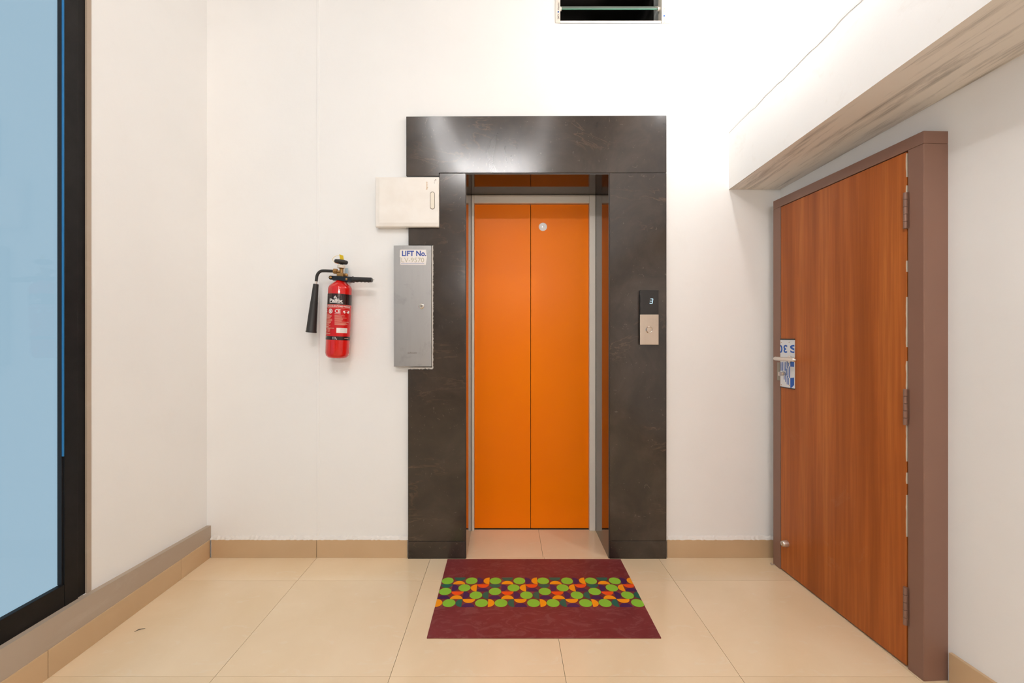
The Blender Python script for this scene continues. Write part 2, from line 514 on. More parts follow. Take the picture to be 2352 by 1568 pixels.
bm.faces.new(R[0]); bm.faces.new(R[-1][::-1])
bmesh.ops.recalc_face_normals(bm, faces=bm.faces[:])
o = obj('trim_2', bm, BAND); tag(o, 'grey stone band above the skirting under the window', kind='structure')

# --- right wall, wall over the beam, beam, rear wall
bm = B(WALLX, WALLX + 0.25, -4.3, 0.90, -0.1, CEIL)
wr = obj('wall_right', bm, PAINT); wr.matrix_world = DW
tag(wr, 'white wall around the brown wooden door', kind='structure')
def skew_box(p_far, p_near, zf, zn, ztop, xo=1.95):
    """block whose inner face runs from p_far (x, y) to p_near (x, y); sloping underside; sub-faces: 0 sides, 1 underside"""
    bm = bmesh.new()
    pts = [(p_far[0], p_far[1], zf), (xo, p_far[1], zf), (xo, p_near[1], zn), (p_near[0], p_near[1], zn)]
    a = [bm.verts.new(p) for p in pts]; b_ = [bm.verts.new((p[0], p[1], ztop)) for p in pts]
    bm.faces.new(a).material_index = 1
    bm.faces.new(b_[::-1])
    for i in range(4): bm.faces.new((a[i], b_[i], b_[(i+1) % 4], a[(i+1) % 4]))
    bmesh.ops.recalc_face_normals(bm, faces=bm.faces[:])
    return bm
def bx(y): return 1.2047 + (2.40 - y) * 0.0163
def bz(y): return 1.984 + (2.40 - y) * 0.0392
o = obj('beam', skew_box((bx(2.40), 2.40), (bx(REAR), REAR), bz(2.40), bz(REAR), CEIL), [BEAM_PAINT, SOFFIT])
tag(o, 'white concrete beam with smudged grey underside above the wooden door', kind='structure')
# upper wall with a ragged lower edge standing a few millimetres proud of the beam
bm = bmesh.new(); rnd = random.Random(5); rows = []
n = 120
for i in range(n + 1):
    y = 2.40 - (2.40 - REAR) * i / n
    x = bx(y); zz = 2.285 + (2.4 - y) * 0.06 + rnd.uniform(-0.004, 0.004)
    if y < 1.0: zz = 2.285 + 1.4 * 0.06
    rows.append([bm.verts.new(p) for p in ((x + 0.02, y, zz + 0.003), (x - 0.0018, y, zz + 0.0015), (x - 0.0030, y, zz + 0.012), (x - 0.0030, y, CEIL), (x + 0.02, y, CEIL))])
for a, b_ in zip(rows, rows[1:]):
    for k in range(5): bm.faces.new((a[k], a[(k+1) % 5], b_[(k+1) % 5], b_[k]))
bm.faces.new(rows[0]); bm.faces.new(rows[-1])
bmesh.ops.recalc_face_normals(bm, faces=bm.faces[:])
o = obj('wall_upper_right', bm, BEAM_PAINT); tag(o, 'white wall continuing above the concrete beam', kind='structure')
o = obj('wall_rear', B(-1.9, 2.0, REAR - 0.1, REAR, -0.1, CEIL), wall_paint('bounce_cut_taupe', (148,138,128), (156,146,136))); tag(o, 'unseen taupe wall opposite the lift, darkened to cut bounced light', kind='structure')  # wall behind the camera, tone lowered to weaken indirect light

# --- skirting tiles
def skirting(name, label):
    o = bpy.data.objects.new(name, None); C.objects.link(o); o['_w'] = [0.0, 0.0, 0.0]
    return tag(o, label, kind='structure')
s = skirting('baseboard_back', 'tan tile skirting along the wall beside the lift')
SKY0 = 2.388
for a, b_ in ((X(485, SKY0), X(726.5, SKY0)), (X(727.5, SKY0), X(935.5, SKY0)), (X(1532.5, SKY0), 1.488)):
    obj('skirting_tile', B(a, b_, SKY0, WY, 0.0, SKH), SKIRT, s, bevel=0.001)
s = skirting('baseboard_left', 'tan tile skirting below the grey band under the window')
y = SKY0
for yn in (1020 * 1.590 / (CX - 417), 1020 * 1.590 / (CX - 111), 0.91, 0.30, -0.31, -0.92, -1.53, -2.14, REAR):
    obj('skirting_tile', B(XL, XS, yn + 0.001, y - 0.001, 0.0, SKH), SKIRT, s, bevel=0.001)
    y = yn
s = skirting('baseboard_right', 'tan tile skirting beside the brown door frame'); s.matrix_world = DW
y = -0.012
for yn in (-0.40, -1.01, -1.62, -2.23, -2.84, -3.45, -4.10):
    obj('skirting_tile', B(WALLX - 0.012, WALLX, yn + 0.001, y - 0.001, 0.0, SKH + 0.01), SKIRT, s, bevel=0.001)
    y = yn

# ================================================================== LIFT ENTRANCE
su = thing('trim_1', (0.17, SY, 0), 'polished dark brown marble surround framing the orange lift doors', kind='structure')
slab = lambda pts: obj('marble_slab', pxprism(pts, SY, WY), MARBLE, su, bevel=0.0012)
slab([(933,267.5),(1531,265),(1531,396.3),(1008,396.8),(1008,404),(933,404)])
slab([(1009.5,398),(1069.5,398),(1069.5,1242.6),(937,1242.6),(937,848),(993.5,848),(993.5,563),(938,563),(938,520),(1009.5,520)])
slab([(937,1243.4),(1069.5,1243.4),(1069.5,1283),(937,1283)])
slab([(1400.5,397.2),(1531,397.2),(1531,1241.6),(1400.5,1241.6)])
slab([(1400.5,1242.4),(1531,1242.4),(1531,1283),(1400.5,1283)])
# slabs lining the recess
def rev(x0, x1, z0, z1, y0=SY + 0.004):
    bm = B(x0, x1, y0, FY + 0.07, z0, z1); bm.normal_update()
    for f in bm.faces:
        if f.normal.y < -0.9: f.material_index = 1
    obj('marble_slab', bm, [MARBLE_REVEAL, SAWN], su)
rev(RX0 - 0.018, RX0, 0.0, RZ); rev(RX1, RX1 + 0.018, 0.0, RZ); rev(RX0 - 0.018, RX1 + 0.018, RZ, RZ + 0.018)

d1 = thing('door_1', (0.158, DY, 0), 'closed two-panel orange lift doors in a grey metal frame', kind='structure')
ix0, ix1, iz = X(1089, FY), X(1354, FY), Z(466, FY)
bm = bmesh.new()
ft = FY + 0.06
obj('frame_stile', B(RX0 + 0.001, ix0, FY, ft, 0.0, RZ - 0.001), GREYPAINT, d1, bevel=0.002)
obj('frame_stile', B(ix1, RX1 - 0.001, FY, ft, 0.0, RZ - 0.001), GREYPAINT, d1, bevel=0.002)
obj('frame_head', B(ix0, ix1, FY + 0.0005, ft, iz, RZ - 0.001), GREYPAINT, d1, bevel=0.002)
mx = X(1219, DY)
lp = obj('door_panel', B(ix0 + 0.001, mx - 0.0022, DY, DY + 0.03, 0.006, iz - 0.002), ORANGE, d1, bevel=0.0012)
rp = obj('door_panel', B(mx + 0.0012, ix1 - 0.001, DY, DY + 0.03, 0.006, iz - 0.002), ORANGE, d1, bevel=0.0012)
obj('gap_shade_sheet', B(ix0, ix1, DY + 0.034, DY + 0.05, 0.0, iz), DARK, d1)  # dark sheet stands in for shade in the gap between panels
c = px(1247, 521, DY)
M_ = lambda p: Matrix.Translation(p) @ Matrix.Rotation(PI / 2, 4, 'X')
bm = bmesh.new(); lathe(bm, [(0, 0), (0.0252, 0), (0.0256, 0.002), (0.0235, 0.0035), (0.0155, 0.004), (0.0145, 0.0075), (0.0065, 0.008), (0.0062, 0.004), (0, 0.004)], 32, M_(c))
k = obj('release_lock', bm, plain('bright_white_plastic', (246,242,238), 0.35), rp); k['label'] = 'round white release lock on the lift door'
bm = bmesh.new(); lathe(bm, [(0.0060, 0.004), (0.0060, 0.0075), (0.0045, 0.008), (0.0040, 0.006), (0, 0.0065)], 20, M_(c))
obj('lock_core', bm, CHROME, rp)
# floor sill line
obj('door_sill', B(ix0, ix1, DY - 0.004, DY + 0.03, 0.0, 0.003), DARK, d1)

# ================================================================== VENTILATOR (window_2)
v2 = thing('window_2', ((VX0 + VX1) / 2, WY, VZ0), 'small louvred ventilator with glass blades high above the lift', kind='structure')
ay0, ay1 = WY - 0.006, WY + 0.05
lx0, lx1 = X(1276, ay0), X(1287, ay0)
rx0, rx1 = X(1520, ay0), X(1535, ay0)
for (a, b_, e0, e1) in ((lx0, lx1, lx0, lx1), (rx0, rx1, rx0, X(1543, ay0))):
    bm = bmesh.new(); box(bm, a, b_, ay0, ay1, VZ0 + 0.001, VZ1 - 0.001)
    if e1 > b_: box(bm, b_, e1, ay0 + 0.003, ay0 + 0.012, VZ0 + 0.001, VZ1 - 0.001)
    obj('side_channel', bm, ALU, v2, bevel=0.002)
obj('bottom_bar', B(lx1, rx0, WY + 0.002, WY + 0.018, VZ0 - 0.004, Z(47, WY)), PLASTER, v2)
obj('ventilator_sill', B(lx1, rx0, WY + 0.002, WY + 0.28, VZ0 - 0.006, VZ0 + 0.004), PLASTER, v2)
bladeY = WY + 0.02
for kk in range(5):
    zf = Z(19.5, bladeY) + (kk - 0) * 0.084
    if zf > VZ1 - 0.06: break
    sl = math.radians(44); Ln = 0.075
    dy, dz = Ln * math.cos(sl), Ln * math.sin(sl); t = 0.005
    bm = bmesh.new()
    prof = [(0, 0), (dy, dz), (dy + t * math.sin(sl), dz - t * math.cos(sl)), (t * math.sin(sl), -t * math.cos(sl))]
    x0b, x1b = X(1289, bladeY), X(1516, bladeY)
    A = [bm.verts.new((x0b, bladeY + p[0], zf + p[1])) for p in prof]; Bv = [bm.verts.new((x1b, bladeY + p[0], zf + p[1])) for p in prof]
    bm.faces.new(A); bm.faces.new(Bv[::-1])
    for i in range(4):
        f = bm.faces.new((A[i], Bv[i], Bv[(i+1) % 4], A[(i+1) % 4])); f.material_index = 1 if i == 3 else 0
    bmesh.ops.recalc_face_normals(bm, faces=bm.faces[:])
    bl = obj('glass_blade', bm, [LOUVRE, GLASSEDGE], v2)
for kk in range(-1, 4):
    zf = Z(19.5, bladeY) + kk * 0.084
    if zf > VZ1 - 0.06: break
    for xa, xb in ((lx1, lx1 + 0.009), (rx0 - 0.012, rx0)):
        bm = bmesh.new()
        pts = [(-0.006, -0.010), (0.004, -0.012), (0.058, 0.036), (0.058, 0.050), (0.050, 0.050), (-0.006, 0.003)]
        A = [bm.verts.new((xa, bladeY + p[0], zf + p[1])) for p in pts]; Bv = [bm.verts.new((xb, bladeY + p[0], zf + p[1])) for p in pts]
        bm.faces.new(A); bm.faces.new(Bv[::-1])
        for i in range(6): bm.faces.new((A[i], Bv[i], Bv[(i+1) % 6], A[(i+1) % 6]))
        bmesh.ops.recalc_face_normals(bm, faces=bm.faces[:])
        obj('blade_clip', bm, ALU, v2)
def vert_text(s_, xc, z0, z1, hgt, mat, parent, up=True, y=None, bold=0.0):
    bm = fit_text(s_, z1 - z0, hgt, bold)
    for v in bm.verts:
        if up: v.co = Vector((xc + hgt / 2 - v.co.y, y, z0 + v.co.x))
        else: v.co = Vector((xc - hgt / 2 + v.co.y, y, z1 - v.co.x))
    return obj('lettering', bm, mat, parent)
yy = ay0 - 0.0006
vert_text('SIMTA', X(1282.5, yy), Z(44, yy), Z(31.5, yy), 0.010, GREYINK, v2, True, yy, 0.01)
vert_text('Asenix', X(1282.5, yy), Z(23, yy), Z(5.5, yy), 0.010, GREYINK, v2, True, yy, 0.01)
vert_text('SIMTA', X(1525.5, yy), Z(53, yy), Z(40, yy), 0.009, TANINK, v2, False, yy)
vert_text('Asenix', X(1525.5, yy), Z(33, yy), Z(17, yy), 0.009, TANINK, v2, False, yy)
for u, vv in ((1282.3, 27.3), (1525.5, 36.5)):
    bm = bmesh.new(); lathe(bm, [(0, 0), (0.0045, 0), (0.0045, 0.0004), (0, 0.0004)], 12, M_(px(u, vv, yy)))
    obj('emblem', bm, SIGNBLUE, v2)

# ================================================================== WINDOW (window_1), black frame on the left
w1 = thing('window_1', (XL, 0.4, WZ0), 'tall black framed window with pale blue glass', kind='structure')
fx0, fx1 = XL - 0.020, XL + 0.001
yA, yB, yC = 1.705, 1.626, 1.612           # outer strip, stile, gasket positions along the wall
zr = 0.280
obj('plaster_reveal', B(XL - 0.030, XL + 0.002, 1.712, WIN1 + 0.003, WZ0, WZ1), BAND, w1)
obj('outer_frame', B(fx0, fx1 - 0.006, 1.678, 1.7118, WZ0, WZ1), BLACKAL, w1, bevel=0.0015)
def stile(y0, y1): return obj('stile', B(fx0, fx1, y0, y1, WZ0, WZ1 - 0.05), BLACKAL, w1, bevel=0.0015)
stile(yB, 1.6775)
obj('bottom_rail', B(fx0, fx1 - 0.001, WIN0 + 0.12, yB - 0.0005, WZ0, zr), BLACKAL, w1, bevel=0.0015)
obj('top_rail', B(fx0, fx1, WIN0, 1.6775, WZ1 - 0.05, WZ1), BLACKAL, w1, bevel=0.0015)
stile(WIN0, WIN0 + 0.12)
obj('glazing_gasket', B(XL - 0.022, XL - 0.0065, yB - 0.004, yB, zr, WZ1 - 0.05), GASKET, w1)
o = obj('protective_film', B(XL - 0.0062, XL - 0.0004, yB - 0.0035, yB, 0.75, WZ1 - 0.05), BLUEFILM, w1)
o['label'] = 'strip of blue protective film on the stile'
obj('pane', B(XL - 0.018, XL - 0.014, WIN0 + 0.12, yB, zr - 0.01, WZ1 - 0.05), PANE, w1)

# ================================================================== WOODEN DOOR (door_2)
d2 = thing('door_2', DOOR0, 'brown wood grain door in a brown painted frame under the beam', kind='structure', world=False)
d2.rotation_euler = (0, 0, DOORA)
LN, LF, LT = 0.0645, 0.738, 1.850          # leaf near edge, far edge, top
FL, FT = 0.797, 1.897
obj('frame_jamb', B(0, WALLX + 0.03, 0, 0.058, 0.0, LT + 0.003), FRAMEPAINT, d2, bevel=0.002)
obj('frame_jamb', B(0, WALLX + 0.03, LF + 0.003, FL, 0.0, LT + 0.003), FRAMEPAINT, d2, bevel=0.002)
obj('frame_head', B(0, WALLX + 0.03, 0, FL, LT + 0.0032, FT), FRAMEPAINT, d2, bevel=0.002)
leaf = obj('door_leaf', B(0.0015, 0.040, LN, LF, 0.008, LT), WOOD, d2, bevel=0.001)
obj('door_stop', B(0.045, 0.08, 0.058, LF + 0.003, 0.008, LT), FRAMEPAINT, d2)
# chipped pale edge along the hinge side
rnd = random.Random(3); bm = bmesh.new(); z = 0.5
for z0, z1 in ((0.47, 0.62), (0.66, 0.70), (0.74, 0.98), (1.15, 1.33), (1.42, 1.46), (1.66, 1.73), (1.76, 1.845), (0.98, 1.10)):
    n = max(3, int((z1 - z0) / 0.015))
    prev = None
    for i in range(n + 1):
        zz = z0 + (z1 - z0) * i / n; wv = 0.0006 + rnd.random() * 0.0016 * (0.3 if i in (0, n) else 1)
        cur = [bm.verts.new((0.0010, LN - 0.0004, zz)), bm.verts.new((0.0010, LN + wv, zz)), bm.verts.new((0.010, LN + wv, zz)), bm.verts.new((0.010, LN - 0.0004, zz))]
        if prev:
            for k in range(4): bm.faces.new((prev[k], prev[(k+1) % 4], cur[(k+1) % 4], cur[k]))
        prev = cur
bmesh.ops.recalc_face_normals(bm, faces=bm.faces[:])
o = obj('chipped_edge', bm, RAWWOOD, leaf); o['label'] = 'pale chipped wood along the hinge edge'
# hinges with five knuckles
hm = bmesh.new()
for zt, zb in ((442, 525), (893, 976), (1348, 1435)):
    z1 = on_door(2079, zt, -0.006)[1]; z0 = on_door(2079, zb, -0.006)[1]
    hg = obj('hinge', B(0.0, 0.0008, LN - 0.013, LN - 0.004, z0, z1), FRAMEPAINT, d2)
    kh = (z1 - z0) / 5
    for q in range(5):
        bm = bmesh.new(); rod(bm, (-0.005, LN - 0.002, z0 + q*kh + 0.0007), (-0.005, LN - 0.002, z0 + (q+1)*kh - 0.0007), 0.0062, 14)
        kn = obj('knuckle', bm, FRAMEPAINT, hg)
# lock plate cut from an old sign: white with blue print, upside down
def dl(zx, zy, xo=0.0): return on_door(1740 + zx / 8.714, 740 + zy / 8.714, xo)
PXO = -0.0014
sA, zA = dl(455, 352, PXO); sB, zB = dl(740, 352, PXO)
_, zC = dl(455, 1290, PXO); _, zD = dl(740, 1315, PXO)
s0, s1 = min(sA, sB), min(max(sA, sB), LF + 0.03); z1 = (zA + zB) / 2; z0 = (zC + zD) / 2
lock = obj('lock_plate', B(-0.0014, 0.0012, s0, s1, z0, z1), SIGNWHITE, d2, bevel=0.0004)
lock['label'] = 'white lock plate with blue upside down print'
obj('plate_edge', B(-0.002, 0.0012, s0 - 0.0004, s1, z1, z1 + 0.006), BLACKPL, lock)
obj('plate_edge', B(-0.002, 0.0012, s0 - 0.0004, s1, z0 - 0.004, z0), BLACKPL, lock)
XO = -0.0018
bm = bmesh.new()
def quad(pts):
    vs = [bm.verts.new((XO, s_, z_)) for s_, z_ in pts]; bm.faces.new(vs)
def zq(x0, y0, x1, y1): quad([dl(x0, y0), dl(x1, y0), dl(x1, y1), dl(x0, y1)])
# striped emblem
for x0, x1, ya, yb in ((470,484,795,968),(500,514,795,968),(530,544,795,968),(560,574,795,968),(592,606,785,905),(622,636,785,882),
                       (576,590,925,1060),(608,622,890,1100),(640,658,882,1110),(532,546,1070,1145),(562,576,1050,1195),(592,606,1080,1245),(624,636,1110,1250)):
    zq(x0, ya, x1, yb)
for top in (True, False):
    arc = []
    for i in range(9):
        x = 662 + (738 - 662) * i / 8
        yc = 998; hgt = 112 * (1 - 0.35 * ((x - 662) / 200) ** 2)
        arc.append((x, yc - hgt if top else yc + hgt))
    if top: pts = [(662, 785), (738, 785)] + arc[::-1]
    else: pts = arc + [(738, 1255), (690, 1308), (662, 1308)]
    quad([dl(*p) for p in pts])
def door_text(s_, sx0, sx1, za, zb, bold=0.02):
    """lettering turned upside down on the plate: sx0 image left, sx1 image right"""
    t = fit_text(s_, abs(sx0 - sx1), zb - za, bold)
    wd, ht = abs(sx0 - sx1), zb - za
    hi = max(sx0, sx1)
    for v in t.verts:
        v.co = Vector((XO, hi - (wd - v.co.x), za + (ht - v.co.y)))
    return t
for ch, xa, xb in (('0', 420, 508), ('3', 524, 600), ('S', 655, 790)):
    (a, zt), (b_, _) = dl(xa, 450), dl(xb, 450); _, zb = dl(xa, 610)
    merge(bm, door_text(ch, a, b_, zb, zt, 0.03))
bmesh.ops.bisect_plane(bm, geom=bm.verts[:] + bm.edges[:] + bm.faces[:], plane_co=(0, s0 + 0.0005, 0), plane_no=(0, -1, 0), clear_outer=True)
bmesh.ops.bisect_plane(bm, geom=bm.verts[:] + bm.edges[:] + bm.faces[:], plane_co=(0, s1 - 0.0005, 0), plane_no=(0, 1, 0), clear_outer=True)
obj('blue_print', bm, SIGNBLUE, lock)
for zx, zy in ((475, 403), (630, 398), (475, 1250), (634, 1262)):
    s_, z_ = dl(zx, zy, -0.0014); bm = bmesh.new(); lathe(bm, [(0, 0), (0.0024, 0), (0.0018, 0.0012), (0, 0.0014)], 10, frame_to((-0.0014, s_, z_), (-1, 0, 0)))
    obj('screw', bm, BRASS, lock)
# lever handle
hx = -0.046
sa, za = dl(335, 745, hx); sb, zb_ = dl(735, 728, hx)
zl = (za + zb_) / 2
hd = bmesh.new()
lathe(hd, [(0, 0), (0.007, 0.002), (0.0098, 0.008), (0.0098, abs(sa - sb)), (0.0085, abs(sa - sb) + 0.001), (0.0035, abs(sa - sb) + 0.010), (0, abs(sa - sb) + 0.012)], 24, frame_to((hx, sa, zl), (0, sb - sa, 0)))
sp = s0 + 0.045
rod(hd, (-0.004, sa - 0.055, zl - 0.001), (hx, sa - 0.055, zl - 0.001), 0.0085, 16)
h_ = obj('lever_handle', hd, SATIN, d2); h_['label'] = 'satin metal lever handle'
bm = bmesh.new(); lathe(bm, [(0, 0), (0.017, 0), (0.017, 0.004), (0.013, 0.007), (0, 0.007)], 24, frame_to((-0.004, sa - 0.055, zl - 0.001), (-1, 0, 0))); obj('rosette', bm, SATIN, h_)
# thumb turn on the plate
s_, z_ = dl(530, 1025, -0.004)
bm = bmesh.new(); lathe(bm, [(0, 0), (0.0105, 0), (0.0105, 0.006), (0.008, 0.012), (0, 0.012)], 20, frame_to((-0.004, s_, z_), (-1, 0, 0)))
tt = obj('lock_cylinder', bm, CHROME, lock)
bm = bmesh.new(); box(bm, -0.034, -0.014, s_ - 0.003, s_ + 0.003, z_ - 0.011, z_ + 0.009); obj('thumb_turn', bm, SATIN, tt, bevel=0.0025)
# strike plate on the frame
sA, zA = dl(388, 800, -0.003); sB, zB = dl(442, 1165, -0.003)
obj('strike_box', B(-0.003, 0.002, max(min(sA, sB), LF + 0.004), max(sA, sB), zB, zA), plain('dull_strike_steel', (150,142,128), 0.45, 0.5), d2, bevel=0.002)
# second lock low on the leaf
s_, z_ = on_door(1808, 1248, 0.0015)
bm = bmesh.new(); lathe(bm, [(0, 0), (0.0165, 0), (0.0165, 0.008), (0.0145, 0.022), (0.0125, 0.026), (0, 0.026)], 24, frame_to((0.0015, s_, z_), (-1, 0, 0)))
ll = obj('deadlock', bm, SATIN, leaf)
bm = bmesh.new(); lathe(bm, [(0.0105, 0.0255), (0.0105, 0.0285), (0.0075, 0.029), (0.007, 0.027), (0, 0.0272)], 20, frame_to((0.0015, s_, z_), (-1, 0, 0)))
obj('lock_core', bm, CHROME, leaf)

# ================================================================== THINGS ON THE WALL
# white distribution board cover
BY = 2.352
t = thing('distribution_board', tuple(px(934, 463, WY)), 'white plastic distribution board cover overlapping the marble surround', 'electrical box')
x0, x1, z0, z1 = X(861, BY), X(1008, BY), Z(521, BY), Z(405.5, BY)
bm = bmesh.new()
ring = lambda dx0, dx1, dz0, dz1, y: [bm.verts.new(p) for p in ((x0 + dx0, y, z0 + dz0), (x1 - dx1, y, z0 + dz0), (x1 - dx1, y, z1 - dz1), (x0 + dx0, y, z1 - dz1))]
# notched back: the part over the marble stops at the marble, the rest reaches the wall
r0 = ring(0.001, 0.0005, 0.001, 0.0005, SY - 0.001); r1 = ring(0, 0, 0, 0, BY + 0.010); r2 = ring(0.004, 0.001, 0.004, 0.001, BY + 0.004); r3 = ring(0.024, 0.004, 0.022, 0.006, BY)
for a, b_ in ((r0, r1), (r1, r2), (r2, r3)):
    for k in range(4): bm.faces.new((a[k], a[(k+1) % 4], b_[(k+1) % 4], b_[k]))
bm.faces.new(r3); bm.faces.new(r0[::-1])
bmesh.ops.recalc_face_normals(bm, faces=bm.faces[:])
cov = obj('cover', bm, WHITEPL, t, bevel=0.003, seg=3)
obj('back_box', B(x0 + 0.004, X(931, SY), SY - 0.002, WY + 0.0, z0 + 0.004, z1 - 0.004), WHITEPL, t)
def capsule(bm, xc, zc, r, hl, y0, y1, n=10):
    pts = [(xc + r * math.cos(a), zc + hl + r * math.sin(a)) for a in [PI * i / n for i in range(n + 1)]] + \
          [(xc + r * math.cos(a), zc - hl + r * math.sin(a)) for a in [PI + PI * i / n for i in range(n + 1)]]
    return prism(bm, pts, y0, y1)
xc, zc_ = X(993.3, BY), Z(460.5, BY)
sl = obj('latch_slot', capsule(bmesh.new(), xc, zc_, 0.0128, 0.034, BY - 0.0006, BY + 0.002), plain('slot_dark_outline', (96,84,70), 0.6), cov)  # dark outline round the latch
la = obj('latch', capsule(bmesh.new(), xc, zc_ + 0.0005, 0.0108, 0.033, BY - 0.0016, BY + 0.001), plain('yellowed_plastic', (232,222,204), 0.35), cov, bevel=0.0008)
vert_text('legrand', X(980.5, BY), Z(435.5, BY), Z(417.5, BY), 0.011, TANINK, cov, True, BY - 0.0005, 0.01)
# lower chips on the corner
bm = bmesh.new()
for u, v_, r in ((1001, 413, 0.0032), (998.8, 415.5, 0.0022), (998, 420, 0.0018)):
    q = px(u, v_, BY); pts = [(q.x + r * (1 + 0.4 * math.sin(5 * a_)) * math.cos(a_), q.z + r * 0.7 * (1 + 0.4 * math.cos(3 * a_)) * math.sin(a_)) for a_ in [2 * PI * i / 9 for i in range(9)]]
    prism(bm, pts, BY - 0.0006, BY + 0.001)
obj('paint_chip', bm, plain('dark_chip', (92,62,50), 0.7), cov)

# steel lift control cabinet
KY = 2.350
t = thing('lift_control_cabinet', tuple(px(948, 703, WY)), 'tall brushed steel lift cabinet door with a small keyhole', 'metal cabinet')
x0, x1, z0, z1 = X(904.5, KY), X(991, KY), Z(841.5, KY), Z(563.5, KY)
obj('cabinet_body', B(x0 + 0.006, X(936, SY), KY + 0.004, WY, z0 + 0.006, z1 - 0.003), STEEL, t)
dr = obj('cabinet_door', B(x0, x1, KY, SY - 0.0005, z0, z1), STEEL, t, bevel=0.0012)
# rough mortar round the cut-out
rnd = random.Random(11); bm = bmesh.new()
def mortar(ax, a0, a1, b0, wdt):
    n = int(abs(a1 - a0) / 0.006); prev = None
    for i in range(n + 1):
        a = a0 + (a1 - a0) * i / n; w_ = wdt * (0.7 + rnd.random() * 0.6); y = SY - 0.002 - rnd.random() * 0.003
        if ax == 'z': P = [(b0, y, a), (b0 + w_, y, a), (b0 + w_, SY + 0.004, a), (b0, SY + 0.004, a)]
        else: P = [(a, y, b0), (a, y, b0 - w_), (a, SY + 0.004, b0 - w_), (a, SY + 0.004, b0)]
        cur = [bm.verts.new(p) for p in P]
        if prev:
            for k in range(4): bm.faces.new((prev[k], prev[(k+1) % 4], cur[(k+1) % 4], cur[k]))
        prev = cur
mortar('z', Z(846, SY), Z(564, SY), x1 + 0.0005, 0.0042)
mortar('x', X(938, SY), X(993, SY), Z(843.5, SY), 0.009)
bmesh.ops.recalc_face_normals(bm, faces=bm.faces[:])
obj('mortar_edge', bm, PLASTER, su)
c = px(968, 703, KY)
bm = bmesh.new(); lathe(bm, [(0, 0), (0.0145, 0), (0.0145, 0.002), (0.012, 0.0045), (0.0095, 0.005), (0.009, 0.003), (0, 0.003)], 24, M_(c)); lk = obj('keyhole', bm, CHROME, dr)
bm = bmesh.new(); box(bm, c.x - 0.0012, c.x + 0.0012, c.y - 0.0036, c.y - 0.002, c.z - 0.005, c.z + 0.005); obj('key_slot', bm, BLACKPL, dr)
# two-piece sticker
y = KY - 0.0006
bm = bmesh.new()
prism(bm, [(X(u, y), Z(v_, y)) for u, v_ in ((920, 573), (978.5, 573), (980.5, 590), (978, 608), (919.5, 607.5), (919.8, 590.5), (918, 590), (918.5, 576))], y, KY)
stk = obj('sticker', bm, STICKER, dr); stk['label'] = 'white sticker reading LIFT No. LV-9570'
bm = fit_text('LIFT No.', X(979, y) - X(923.3, y), Z(575.6, y) - Z(588.2, y), 0.028); front(bm, X(923.3, y), y - 0.0003, Z(588.2, y)); obj('blue_lettering', bm, BLUEINK, dr)
bm = fit_text('LV-9570', X(974, y) - X(922, y), Z(591.8, y) - Z(602.3, y), 0.0); front(bm, X(922, y), y - 0.0003, Z(602.3, y)); obj('worn_lettering', bm, GOLDINK, dr)
bm = bmesh.new(); prism(bm, [(X(u, y), Z(v_, y)) for u, v_ in ((921, 604.2), (974.5, 604.2), (974.5, 605.1), (921, 605.1))], y - 0.0003, y); obj('blue_line', bm, BLUEINK, dr)
bm = fit_text('Johnson', X(957, KY) - X(936, KY), Z(808, KY) - Z(813.2, KY), 0.01); front(bm, X(936, KY), KY - 0.0005, Z(813.2, KY)); obj('etched_lettering', bm, GREYINK, dr)

# lift call panel
PY = 2.358
t = thing('lift_call_panel', tuple(px(1490, 729, SY)), 'lift call panel with black display above a steel button plate', 'call panel')
x0, x1, z0, z1 = X(1470, PY), X(1513, PY), Z(791.5, PY), Z(666, PY); zm = Z(722, PY)
obj('housing', B(x0 + 0.0004, x1 - 0.0004, PY + 0.002, SY, z0 + 0.001, z1 - 0.0004), BLACKPL, t, bevel=0.002)
ds = obj('display', B(x0, x1, PY, PY + 0.004, zm + 0.0004, z1), BLACKGLASS, t, bevel=0.0025, seg=3)
pl = obj('button_plate', B(x0, x1, PY, PY + 0.004, z0, zm - 0.0004), STEEL_WARM, t, bevel=0.0012)
c = px(1490.8, 757, PY)
bm = bmesh.new(); lathe(bm, [(0.0185, -0.001), (0.0185, 0.0018), (0.0165, 0.0035), (0.0148, 0.0026), (0.0148, 0.0005)], 32, M_(c)); obj('button_ring', bm, CHROME, t)
bm = bmesh.new(); lathe(bm, [(0, 0.0022), (0.008, 0.0024), (0.0135, 0.0020), (0.0142, 0.0), (0.0142, -0.001)], 32, M_(c)); obj('call_button', bm, STEEL_WARM, t)
# seven segment 3, leaning
bm = bmesh.new(); y = PY - 0.0005
def seg7(pts): prism(bm, [(X(u, y), Z(v_, y)) for u, v_ in pts], y, PY + 0.0003)
seg7([(1494.0, 685.3), (1500.2, 685.3), (1499.0, 687.0), (1494.6, 687.0)])
seg7([(1492.9, 690.6), (1498.6, 690.6), (1498.2, 692.1), (1493.2, 692.1)])
seg7([(1492.0, 695.6), (1497.6, 695.6), (1498.8, 697.2), (1492.4, 697.2)])
seg7([(1499.0, 686.4), (1500.6, 686.0), (1499.8, 690.8), (1498.4, 690.9)])
seg7([(1498.2, 691.8), (1499.7, 691.4), (1498.8, 696.6), (1497.3, 696.2)])
dg = obj('lit_digit', bm, emit('display_white_blue', (0.62, 0.85, 1.0), 1.15), ds); dg['label'] = 'lit digit 3'

